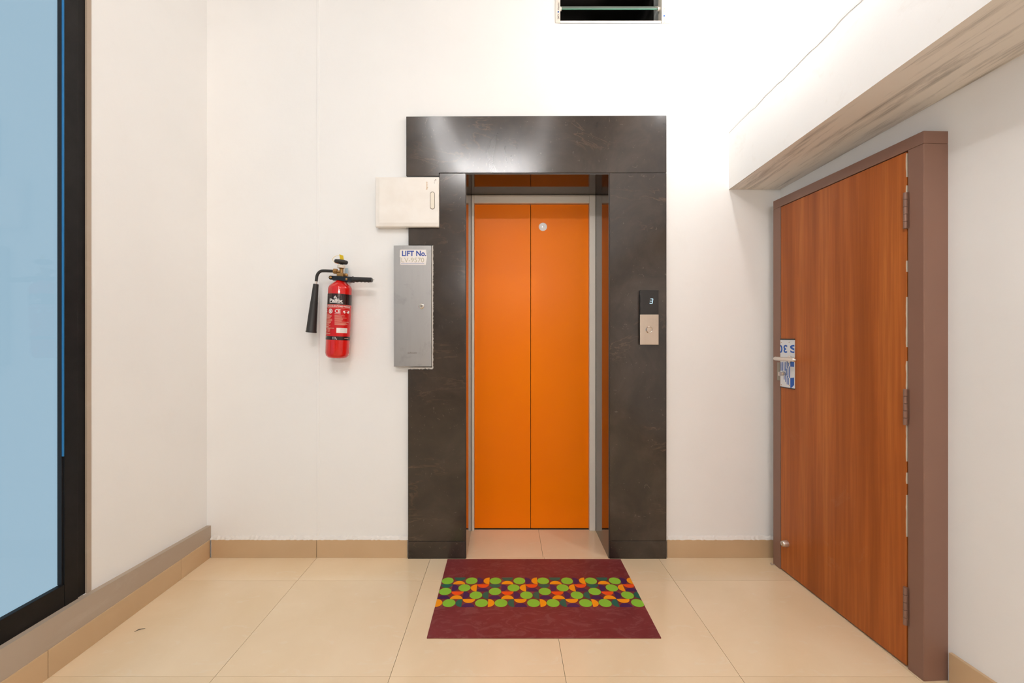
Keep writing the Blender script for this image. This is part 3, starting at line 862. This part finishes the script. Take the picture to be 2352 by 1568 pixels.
# ================================================================== FIRE EXTINGUISHER
SC = 5.227 * 441.0
EY = 2.312
eo = px(774.3, 822, EY)
ex = thing('fire_extinguisher', tuple(eo), 'red carbon dioxide fire extinguisher with black horn on the wall', 'fire extinguisher', world=False)
TILT = math.atan2(35, 790)
ex.rotation_euler = (0, TILT, 0)
def L(zx, zy, y=0.0):
    x, z = (zx - 493.5) / SC, (1368 - zy) / SC
    c_, s_ = math.cos(TILT), math.sin(TILT)
    return Vector((x * c_ - z * s_, y, x * s_ + z * c_))
RC = 136.5 / SC
htot = L(530, 440).z
bm = bmesh.new()
prof = [(0, 0.0035), (RC * 0.35, 0.0025), (RC * 0.62, 0.0), (RC * 0.82, 0.004), (RC * 0.95, 0.014), (RC, 0.028)]
zs = L(528, 545).z
prof += [(RC, zs * f_) for f_ in (0.3, 0.6, 0.85, 1.0)]
for f_, r_ in ((0.16, 0.985), (0.34, 0.92), (0.52, 0.80), (0.70, 0.64), (0.86, 0.49), (0.95, 0.41), (1.0, 0.40)):
    prof.append((RC * r_, zs + (htot - zs) * f_))
prof += [(RC * 0.40, htot + 0.006), (0, htot + 0.006)]
lathe(bm, prof, 48)
cyl = obj('cylinder', bm, RED, ex)
def ring_band(za, zb, mat, name, a0=-PI, a1=PI, dr=0.0004):
    bm = bmesh.new(); n = 48; prev = None
    for i in range(n + 1):
        a = a0 + (a1 - a0) * i / n; r = RC + dr
        cur = [bm.verts.new((r * math.sin(a), -r * math.cos(a), z_)) for z_ in (za, zb)]
        if prev: f = bm.faces.new((prev[0], cur[0], cur[1], prev[1])); f.smooth = True
        prev = cur
    return obj(name, bm, mat, cyl)
zz = lambda zy: L(528, zy).z
ring_band(zz(1108), zz(607), LABELRED, 'red_label')
ring_band(zz(733), zz(607), LABELBLACK, 'black_band', dr=0.0006)
ring_band(zz(1150), zz(1107), LABELBLACK, 'black_band', dr=0.0006)
def wrap(bm, dr=0.0009):
    """bend flat lettering (x, y) round the cylinder, x = 0 at the front"""
    for v in bm.verts:
        a = v.co.x / RC; r = RC + dr
        v.co = Vector((r * math.sin(a), -r * math.cos(a), v.co.y))
    return bm
def axis_x(zy): return 528 + (530 - zy) * 35 / 790
def cyl_text(s_, xa, xb, yt, yb, mat, name, bold=0.0, shear=0.0):
    """xa, xb image extents; turned into arc lengths"""
    ya = (yt + yb) / 2; cxx = axis_x(ya)
    arc = lambda q: RC * math.asin(max(-0.98, min(0.98, (q - cxx) / 136.5)))
    a, b_ = arc(xa), arc(xb)
    t_ = fit_text(s_, b_ - a, zz(yt) - zz(yb), bold)
    for v in t_.verts: v.co.x += a; v.co.y += zz(yb)
    return obj(name, wrap(t_), mat, cyl)
def cyl_bars(rects, mat, name, dr=0.0009):
    bm = bmesh.new()
    for xa, xb, yt, yb in rects:
        cxx = axis_x((yt + yb) / 2)
        arc = lambda q: RC * math.asin(max(-0.985, min(0.985, (q - cxx) / 136.5)))
        a, b_ = arc(xa), arc(xb); n = max(1, int(abs(b_ - a) / 0.006)); prev = None
        for i in range(n + 1):
            x = a + (b_ - a) * i / n
            cur = [bm.verts.new((x, zz(yb), 0)), bm.verts.new((x, zz(yt), 0))]
            if prev: bm.faces.new((prev[0], cur[0], cur[1], prev[1]))
            prev = cur
    return obj(name, wrap(bm, dr), mat, cyl)
cyl_text('PalEx', 451, 600, 667, 708, WHITEINK, 'logo_lettering', 0.035)
cyl_bars([(450, 602, 712, 719)], WHITEINK, 'logo_line')
bm = bmesh.new()
for pts in ([(505,665),(503,652),(512,640),(515,652),(513,665)], [(517,660),(514,645),(522,628),(526,645),(530,662),(523,655)], [(528,665),(532,655),(530,642),(539,652),(538,665)]):
    vs = []
    for zx, zy in pts:
        vs.append(bm.verts.new((RC * math.asin((zx - axis_x(zy)) / 136.5), zz(zy), 0)))
    bm.faces.new(vs)
obj('flame_logo', wrap(bm), WHITEINK, cyl)
# faint red lattice in the black band
bars = []
for q in range(16): bars.append((400 + q * 16, 402 + q * 16, 612, 640 if 440 < 400 + q * 16 < 610 else 728))
cyl_bars(bars, plain('dark_red_lattice', (84,18,16), 0.3), 'band_pattern', 0.0007)['kind'] = 'stuff'
cyl_text('FIRE EXTINGUISHER STORED PRESSURE', 388, 657, 746, 764, WHITEINK, 'lettering', 0.02)
cyl_bars([(388, 655, 735, 738), (388, 655, 772, 775)], PALEINK, 'label_line')
cyl_text('CE', 517, 577, 790, 832, WHITEINK, 'lettering', 0.02)
cyl_text('CERTIFIED', 514, 578, 838, 849, WHITEINK, 'lettering', 0.0)
bm = bmesh.new()      # round seal
for r_in, r_out in ((17, 25), (0, 12)):
    prev = None
    for i in range(25):
        a = 2 * PI * i / 24
        cur = [bm.verts.new((RC * math.asin((464 + r * math.cos(a) - axis_x(815)) / 136.5), zz(815) + r * 1.1 / SC * math.sin(a), 0)) for r in (r_in + 0.01, r_out)]
        if prev: bm.faces.new((prev[0], cur[0], cur[1], prev[1]))
        prev = cur
obj('round_seal', wrap(bm), WHITEINK, cyl)
cyl_text('S', 386, 411, 790, 832, WHITEINK, 'lettering', 0.03)
cyl_text('IS 15683', 384, 430, 837, 844, PALEINK, 'lettering')
bm = bmesh.new()      # striding lion mark
for pts in ([(600,822),(604,806),(620,802),(636,796),(646,800),(648,812),(644,832),(636,832),(634,818),(622,820),(618,834),(610,834),(608,822)],):
    vs = [bm.verts.new((RC * math.asin(min(0.985, (zx - axis_x(zy)) / 136.5)), zz(zy), 0)) for zx, zy in pts]; bm.faces.new(vs)
obj('animal_mark', wrap(bm), WHITEINK, cyl)
rnd = random.Random(21); rects = []
for yt in (855, 866, 876, 887, 898, 908, 926, 937, 947, 958, 969, 980):
    rects.append((388 - (yt - 850) * 0.04, rnd.uniform(440, 496), yt, yt + 4))
for yt in (862, 876, 887, 899, 911, 923, 935, 947, 959, 968):
    rects.append((514, rnd.uniform(585, 640), yt, yt + 4))
rects += [(392, 435, 994, 1004), (376, 508, 1012, 1016), (376, 415, 1028, 1032), (376, 412, 1040, 1044), (376, 412, 1052, 1056), (420, 460, 1022, 1026), (420, 455, 1036, 1040), (420, 452, 1050, 1055), (372, 460, 1078, 1083), (390, 420, 1066, 1069)]
cyl_bars(rects, PALEINK, 'small_print')['kind'] = 'stuff'
cyl_bars([(533, 630, 1008, 1066)], STICKER, 'white_sticker', 0.0009)
cyl_bars([(572, 625, 1014 + q * 8, 1016 + q * 8) for q in range(6)], plain('grey_print', (170,160,156), 0.5), 'sticker_print', 0.0012)['kind'] = 'stuff'
cyl_text('CO', 485, 527, 1116, 1143, WHITEINK, 'lettering', 0.0)
cyl_text('2', 529, 539, 1132, 1146, WHITEINK, 'lettering', 0.0)
for q in ((366, 412, 1117, 1123), (608, 634, 1124, 1130)): cyl_bars([q], PALEINK, 'band_print', 0.0009)
# clamp and grip
bm = bmesh.new()
yc_ = -0.030
def lug(zx, zy, r, y0, y1):
    p = L(zx, zy); lathe(bm, [(0, 0), (r, 0), (r, y1 - y0), (0, y1 - y0)], 20, Matrix.Translation((p.x, y1, p.z)) @ Matrix.Rotation(PI / 2, 4, 'X'))
path_top = [L(430, 388), L(520, 392), L(600, 398), L(690, 402)]; path_bot = [L(690, 462), L(612, 456), L(540, 442), L(430, 434)]
prism(bm, [(p.x, p.z) for p in path_top + path_bot], yc_, yc_ + 0.008)
prism(bm, [(p.x, p.z) for p in path_top + path_bot], yc_ + 0.040, yc_ + 0.048)
lug(442, 411, 23 / SC, yc_, yc_ + 0.008); lug(652, 431, 31 / SC, yc_ - 0.002, yc_ + 0.008)
collar_c = L(540, 418)
lathe(bm, [(0.0, -0.010), (0.0265, -0.010), (0.0275, 0.0), (0.0265, 0.011), (0, 0.011)], 28, Matrix.Translation((collar_c.x, 0, collar_c.z)))
bmesh.ops.recalc_face_normals(bm, faces=bm.faces[:])
cl = obj('clamp', bm, BLACKENAMEL, ex, bevel=0.0008)
for zx, zy in ((445, 411), (632, 431)):
    p = L(zx, zy); bm = bmesh.new(); lathe(bm, [(0, 0), (15 / SC, 0), (14 / SC, 0.003), (8 / SC, 0.0045), (0, 0.0045)], 6, Matrix.Translation((p.x, yc_ - 0.002, p.z)) @ Matrix.Rotation(PI / 2, 4, 'X'))
    obj('bolt', bm, BRASS, cl)
# grip with finger scallops: sections along its length
bm = bmesh.new(); rings = []; gy = yc_ + 0.016
N = 44
for i in range(N + 1):
    t_ = i / N; zx = 688 + (924 - 688) * t_
    top = 398 + 8 * t_; bot = 460 + (3 if t_ > 0.2 else 0) + 9 * max(0, t_ - 0.15) - (6 * abs(math.sin((t_ - 0.28) / 0.72 * 4 * PI)) if t_ > 0.28 else 0)
    if t_ < 0.05: top -= 6; bot += 5
    if t_ > 0.96: top += 8; bot -= 8
    cz = L(zx, (top + bot) / 2); hh = (bot - top) / 2 / SC
    rings.append([bm.verts.new((cz.x, gy + 0.0145 * math.sin(a), cz.z + hh * math.cos(a))) for a in [2 * PI * k / 16 for k in range(16)]])
for a, b_ in zip(rings, rings[1:]):
    for k in range(16): f = bm.faces.new((a[k], a[(k+1) % 16], b_[(k+1) % 16], b_[k])); f.smooth = True
bm.faces.new(rings[0]); bm.faces.new(rings[-1][::-1]); bmesh.ops.recalc_face_normals(bm, faces=bm.faces[:])
gr = obj('grip', bm, BLACKPL, ex)
bm = bmesh.new(); p, q = L(922, 432, gy), L(944, 433, gy); rod(bm, p, q, 0.0016, 8); lathe(bm, [(0, -0.003), (0.0034, 0), (0, 0.003)], 10, Matrix.Translation(q)); obj('end_screw', bm, CHROME, gr)
# valve
bm = bmesh.new()
a0 = L(545, 392)
box(bm, L(503, 370).x, L(580, 370).x, -0.017, 0.017, L(540, 392).z, L(540, 352).z)
box(bm, L(512, 370).x, L(572, 370).x, -0.019, -0.016, L(540, 386).z, L(540, 358).z)
p = L(545, 352); rod(bm, (p.x, 0, p.z - 0.002), (p.x, 0, L(546, 300).z), 21 / SC, 20)
p = L(546, 300); lathe(bm, [(21 / SC, 0), (36 / SC, 0.007), (36 / SC, 0.015), (0, 0.015)], 24, Matrix.Translation((p.x, 0, p.z)))
rod(bm, L(575, 372), L(588, 373), 9 / SC, 14)
bmesh.ops.recalc_face_normals(bm, faces=bm.faces[:])
vb = obj('valve_body', bm, BRASS, ex, bevel=0.001)
bm = bmesh.new(); lathe(bm, [(0, 0), (17 / SC, 0), (22 / SC, 0.004), (22 / SC, 0.012), (17 / SC, 0.0155), (10 / SC, 0.0155), (9 / SC, 0.012), (0, 0.012)], 18, frame_to(L(584, 373), L(622, 375) - L(584, 373))); obj('safety_cap', bm, BRASS, vb)
bm = bmesh.new(); lathe(bm, [(0, 0), (31 / SC, 0), (34 / SC, 0.003), (34 / SC, 0.016), (31 / SC, 0.019), (0, 0.019)], 6, frame_to(L(496, 329), L(448, 326) - L(496, 329))); obj('hose_nut', bm, BRASS, vb)
bm = bmesh.new(); rod(bm, L(494, 329), L(532, 333), 15 / SC, 16); obj('outlet_pipe', bm, BRASS, vb)
bm = bmesh.new(); p = L(542, 288); lathe(bm, [(0, 0), (43 / SC, 0), (45 / SC, 0.002), (45 / SC, 0.014), (38 / SC, 0.0155), (0, 0.0155)], 28, Matrix.Translation((p.x, 0, p.z))); obj('white_collar', bm, GREYPAINT, vb)
bm = bmesh.new(); p = L(545, 258); lathe(bm, [(0, 0), (20 / SC, 0), (18 / SC, 0.010), (9 / SC, 0.010), (9 / SC, 0.030), (0, 0.030)], 18, Matrix.Translation((p.x, 0, p.z))); obj('valve_stem', bm, CHROME, vb)
# hand wheel with lobed rim and spokes
bm = bmesh.new(); wc = L(542, 214); n = 48; rm = 62 / SC; rr = 17 / SC
RW = Matrix.Translation(wc) @ Matrix.Rotation(math.radians(3.5), 4, 'Y')
rings = []
for i in range(n):
    a = 2 * PI * i / n; r0 = rm + 0.0018 * math.cos(8 * a)
    rings.append([bm.verts.new(RW @ Vector(((r0 + rr * math.cos(b_)) * math.cos(a), (r0 + rr * math.cos(b_)) * math.sin(a), rr * 1.25 * math.sin(b_)))) for b_ in [2 * PI * k / 12 for k in range(12)]])
for i in range(n):
    for k in range(12):
        f = bm.faces.new((rings[i][k], rings[(i+1) % n][k], rings[(i+1) % n][(k+1) % 12], rings[i][(k+1) % 12])); f.smooth = True
for k in range(4):
    a = PI / 4 + k * PI / 2; rod(bm, RW @ Vector((0, 0, 0)), RW @ Vector((rm * math.cos(a), rm * math.sin(a), 0)), 0.0035, 8)
lathe(bm, [(0, -0.006), (0.010, -0.006), (0.010, 0.007), (0, 0.007)], 16, RW)
bmesh.ops.recalc_face_normals(bm, faces=bm.faces[:])
hw = obj('hand_wheel', bm, BLACKRUB, ex)
# yellow tag, its loop and red wire
bm = bmesh.new()
pts = [L(523, 125), L(570, 140), L(578, 190), L(532, 190)]
prism(bm, [(p.x, p.z) for p in pts], -0.004, -0.0025)
obj('yellow_tag', bm, YELLOW, hw)
bm = bmesh.new(); tube(bm, curve_pts([L(530, 142, -0.003), L(505, 144, -0.008), L(480, 160, -0.018), L(466, 192, -0.028), L(474, 222, -0.022), L(500, 238, -0.012), L(526, 246, -0.012)], 6), 0.0008, 6); obj('tag_loop', bm, YELLOW, hw)
bm = bmesh.new(); tube(bm, curve_pts([L(478, 232, -0.014), L(500, 236, -0.016), L(520, 234, -0.010)], 5), 0.0010, 6); obj('seal_wire', bm, RED, hw)
# hose and horn
bm = bmesh.new()
hp = curve_pts([L(452, 326), L(400, 324), L(340, 322), L(300, 326), L(270, 348), L(252, 382), L(246, 420), L(242, 448)], 8)
tube(bm, hp, 17.5 / SC, 14)
hs = obj('hose_pipe', bm, BLACKRUB, ex)
bm = bmesh.new(); rod(bm, L(242, 444), L(239, 486), 14.5 / SC, 16); obj('ferrule', bm, SATIN, hs)
p, q = L(239, 480), L(181, 1062); d = (q - p); ln = d.length
bm = bmesh.new(); lathe(bm, [(0.004, 0.002), (29 / SC, 0.0), (31 / SC, 0.003), (41.5 / SC, ln * 0.362), (42.5 / SC, ln * 0.364), (43 / SC, ln * 0.37), (59 / SC, ln * 0.965), (62.5 / SC, ln * 0.975), (62.5 / SC, ln * 0.993), (58 / SC, ln), (52 / SC, ln), (50 / SC, ln * 0.9), (10 / SC, 0.02)], 32, frame_to(p, d))
obj('discharge_horn', bm, BLACKRUB, ex)
# wall bracket strap behind the valve
bm = bmesh.new(); p, q = L(572, 282), L(600, 402)
box(bm, L(568, 340).x, L(600, 340).x, 0.024, 0.028, L(585, 470).z, L(585, 282).z)
box(bm, L(568, 340).x, L(600, 340).x, 0.024, WY - EY - 0.001, L(585, 440).z, L(585, 425).z)
obj('wall_bracket', bm, PALEBLUE, ex)

# ================================================================== FLOOR MAT
def gp(u, v):
    Y = F * H / (v - CY); return ((u - CX) * Y / F, Y)
MY1, MY0 = gp(1200, 1285)[1], gp(1200, 1466.5)[1]
MX0 = (gp(1029, 1284.5)[0] + gp(979, 1466.5)[0]) / 2; MX1 = (gp(1427, 1284.5)[0] + gp(1516, 1467)[0]) / 2
MZ = 0.004
t = thing('door_mat', ((MX0 + MX1) / 2, (MY0 + MY1) / 2, 0), 'maroon mat with a band of green and orange dots before the lift', 'door mat')
def mat_maroon():
    m, nt, b = nodes('scuffed_maroon_vinyl')
    n1 = tex(nt, 'ShaderNodeTexNoise', 3.5, detail=5, dist=1.2)
    base = ramp(nt, n1, [(0.3, s2l((114,38,40))), (0.7, s2l((126,50,52)))]).outputs[0]
    n2 = tex(nt, 'ShaderNodeTexNoise', 9, mapscale=(1,2.0,1), detail=6, rough=0.7, dist=2.2)
    k = ramp(nt, n2, [(0.50, g(0)), (0.60, g(0.22)), (0.64, g(0.10)), (0.74, g(0.55))]).outputs[0]
    nt.links.new(mixc(nt, k, base, s2l((166,118,112))), b.inputs['Base Color'])
    rough_from(nt, b, n2.outputs[0], 0.32, 0.55)
    b.inputs['Specular IOR Level'].default_value = 0.35
    return m
obj('mat_sheet', B(MX0, MX1, MY0, MY1, 0.0016, MZ), mat_maroon(), t)
obj('mat_backing', B(MX0 + 0.0005, MX1 - 0.0005, MY0 + 0.0002, MY1 - 0.0005, 0.0, 0.0016), plain('olive_backing', (120,96,48), 0.7), t)
# printed band: half-cell grid, eight half rows deep, period eight half columns
cell = (MX1 - MX0) / 31.85
yb1 = gp(1200, 1327.8)[1]; yb0 = gp(1200, 1396)[1]; rowh = (yb1 - yb0) / 8
inks = [plain('print_' + n_, c_, 0.4, spec=0.35) for n_, c_ in (('green', (140,196,58)), ('orange', (250,156,18)), ('teal', (38,98,80)), ('purple', (70,32,82)), ('red', (246,84,22)))]
G, O, TE, P_, RD = range(5)
PATTERN = [('c',0,0,G),('d',2,0,TE),('u',2,1,O),('c',4,0,G),('r',6,0,P_),('l',7,0,O),
           ('d',0,2,TE),('r',2,2,P_),('c',3,2,G),('l',5,2,O),('d',6,2,RD),('u',6,3,P_),
           ('c',0,3,G),('d',2,4,RD),('u',2,5,O),('r',4,4,P_),('c',5,4,G),('l',7,4,TE),('u',0,5,P_),
           ('r',0,6,O),('c',1,6,G),('l',3,6,TE),('d',4,6,O),('u',4,7,P_),('c',6,6,G)]
bm = bmesh.new(); zt = MZ + 0.0003
for rep in range(4):
    for kd, cx_, ry, ci in PATTERN:
        c0 = cx_ + rep * 8
        if kd == 'c': o_, a0, a1, full = (1, 1), 0, 2 * PI, True
        elif kd == 'd': o_, a0, a1, full = (1, 0), PI, 2 * PI, False
        elif kd == 'u': o_, a0, a1, full = (1, 1), 0, PI, False
        elif kd == 'r': o_, a0, a1, full = (0, 1), -PI / 2, PI / 2, False
        else: o_, a0, a1, full = (1, 1), PI / 2, 3 * PI / 2, False
        n = 28 if full else 14
        pts = []
        for i in range(n if full else n + 1):
            a = a0 + (a1 - a0) * i / n
            x = min(MX0 + (c0 + o_[0]) * cell + math.cos(a) * cell * 0.985, MX1); y = yb1 - (ry + o_[1]) * rowh + math.sin(a) * rowh * 0.985
            pts.append((x, y))
        vs = [bm.verts.new((x, y, zt)) for x, y in pts]
        f = bm.faces.new(vs); f.material_index = ci
bmesh.ops.dissolve_degenerate(bm, dist=1e-6, edges=bm.edges[:])
for f in bm.faces:
    if f.normal.z < 0: f.normal_flip()
obj('printed_band', bm, inks, t)

# small litter on the floor
x_, y_ = gp(322, 1446.5)
bm = bmesh.new(); tube(bm, [(x_ - 0.014, y_ - 0.012, 0.0015), (x_ - 0.004, y_ + 0.0, 0.003), (x_ + 0.014, y_ + 0.008, 0.0015)], [0.0006, 0.0016, 0.0005], 6)
tag(obj('dry_twig', bm, BLACKRUB), 'tiny dark twig lying on the beige floor tiles', 'twig')
x_, y_ = gp(1776, 1297)
bm = bmesh.new(); rod(bm, (x_ - 0.010, y_, 0.003), (x_ + 0.012, y_, 0.003), 0.003, 8); lathe(bm, [(0, 0), (0.006, 0), (0.006, 0.004), (0, 0.004)], 6, frame_to((x_ - 0.013, y_, 0.006), (1, 0, 0)))
tag(obj('loose_bolt', bm, SATIN), 'small loose metal bolt at the foot of the door frame', 'bolt')

# ================================================================== LAMPS out of frame: ceiling tubes, added fill tube, wall bulb
t = thing('ceiling_tube_light', (-0.15, -0.3, CEIL), 'white fluorescent tubes on a ceiling frame above the lobby', 'ceiling light')
tz = CEIL - 0.07
segs = [((-0.69, -0.93), (-0.69, 0.55)), ((-0.66, -0.97), (0.36, -0.97)), ((0.39, -0.93), (0.39, 0.55))]
for (a, b_), pw in zip(segs, (0.6, 1.8, 0.15)):
    TUBE = emit('tube_light', WARM, TUBE_POWER * pw)
    bm = bmesh.new(); box(bm, min(a[0], b_[0]) - 0.03, max(a[0], b_[0]) + 0.03, min(a[1], b_[1]) - 0.03, max(a[1], b_[1]) + 0.03, CEIL - 0.045, CEIL); fx = obj('batten', bm, WHITEPL, t, bevel=0.004)
    bm = bmesh.new(); rod(bm, (*a, tz), (*b_, tz), 0.016, 14); obj('fluorescent_tube', bm, TUBE, fx)
t = thing('fill_tube_light', (0.15, REAR, 2.2), 'added fill tube behind the camera, opposite the lift', 'wall light')  # fill lamp added to lift the lower walls, no known source here
fx = obj('batten', B(-0.52, 0.82, REAR, REAR + 0.045, 2.17, 2.23), WHITEPL, t, bevel=0.004)
bm = bmesh.new(); rod(bm, (-0.45, REAR + 0.07, 2.2), (0.75, REAR + 0.07, 2.2), 0.016, 14); obj('fluorescent_tube', bm, emit('fill_tube_glow', WARM, FILL_TUBE_POWER), fx)
lx, ly, lz = 1.050, 1.860, 2.75
wx = bx(ly) - 0.0032
t = thing('wall_bulb', (wx, ly, lz), 'bare bulb in a white wall holder above the concrete beam', 'wall light')
AX = frame_to((wx, ly, lz), (-1, 0, 0)); bl_ = wx - lx
bm = bmesh.new(); lathe(bm, [(0, 0), (0.045, 0), (0.045, 0.02), (0.024, 0.03), (0.020, bl_ - 0.055), (0, bl_ - 0.055)], 24, AX); obj('lamp_holder', bm, WHITEPL, t)
bm = bmesh.new(); lathe(bm, [(0, bl_ - 0.06), (0.014, bl_ - 0.06), (0.018, bl_ - 0.042), (0.030, bl_ - 0.022), (0.035, bl_), (0.031, bl_ + 0.018), (0.019, bl_ + 0.031), (0, bl_ + 0.036)], 24, AX); obj('bulb', bm, emit('bulb_glow', WARM, BULB_POWER), t)

for o in bpy.data.objects:
    if '_w' in o: del o['_w']
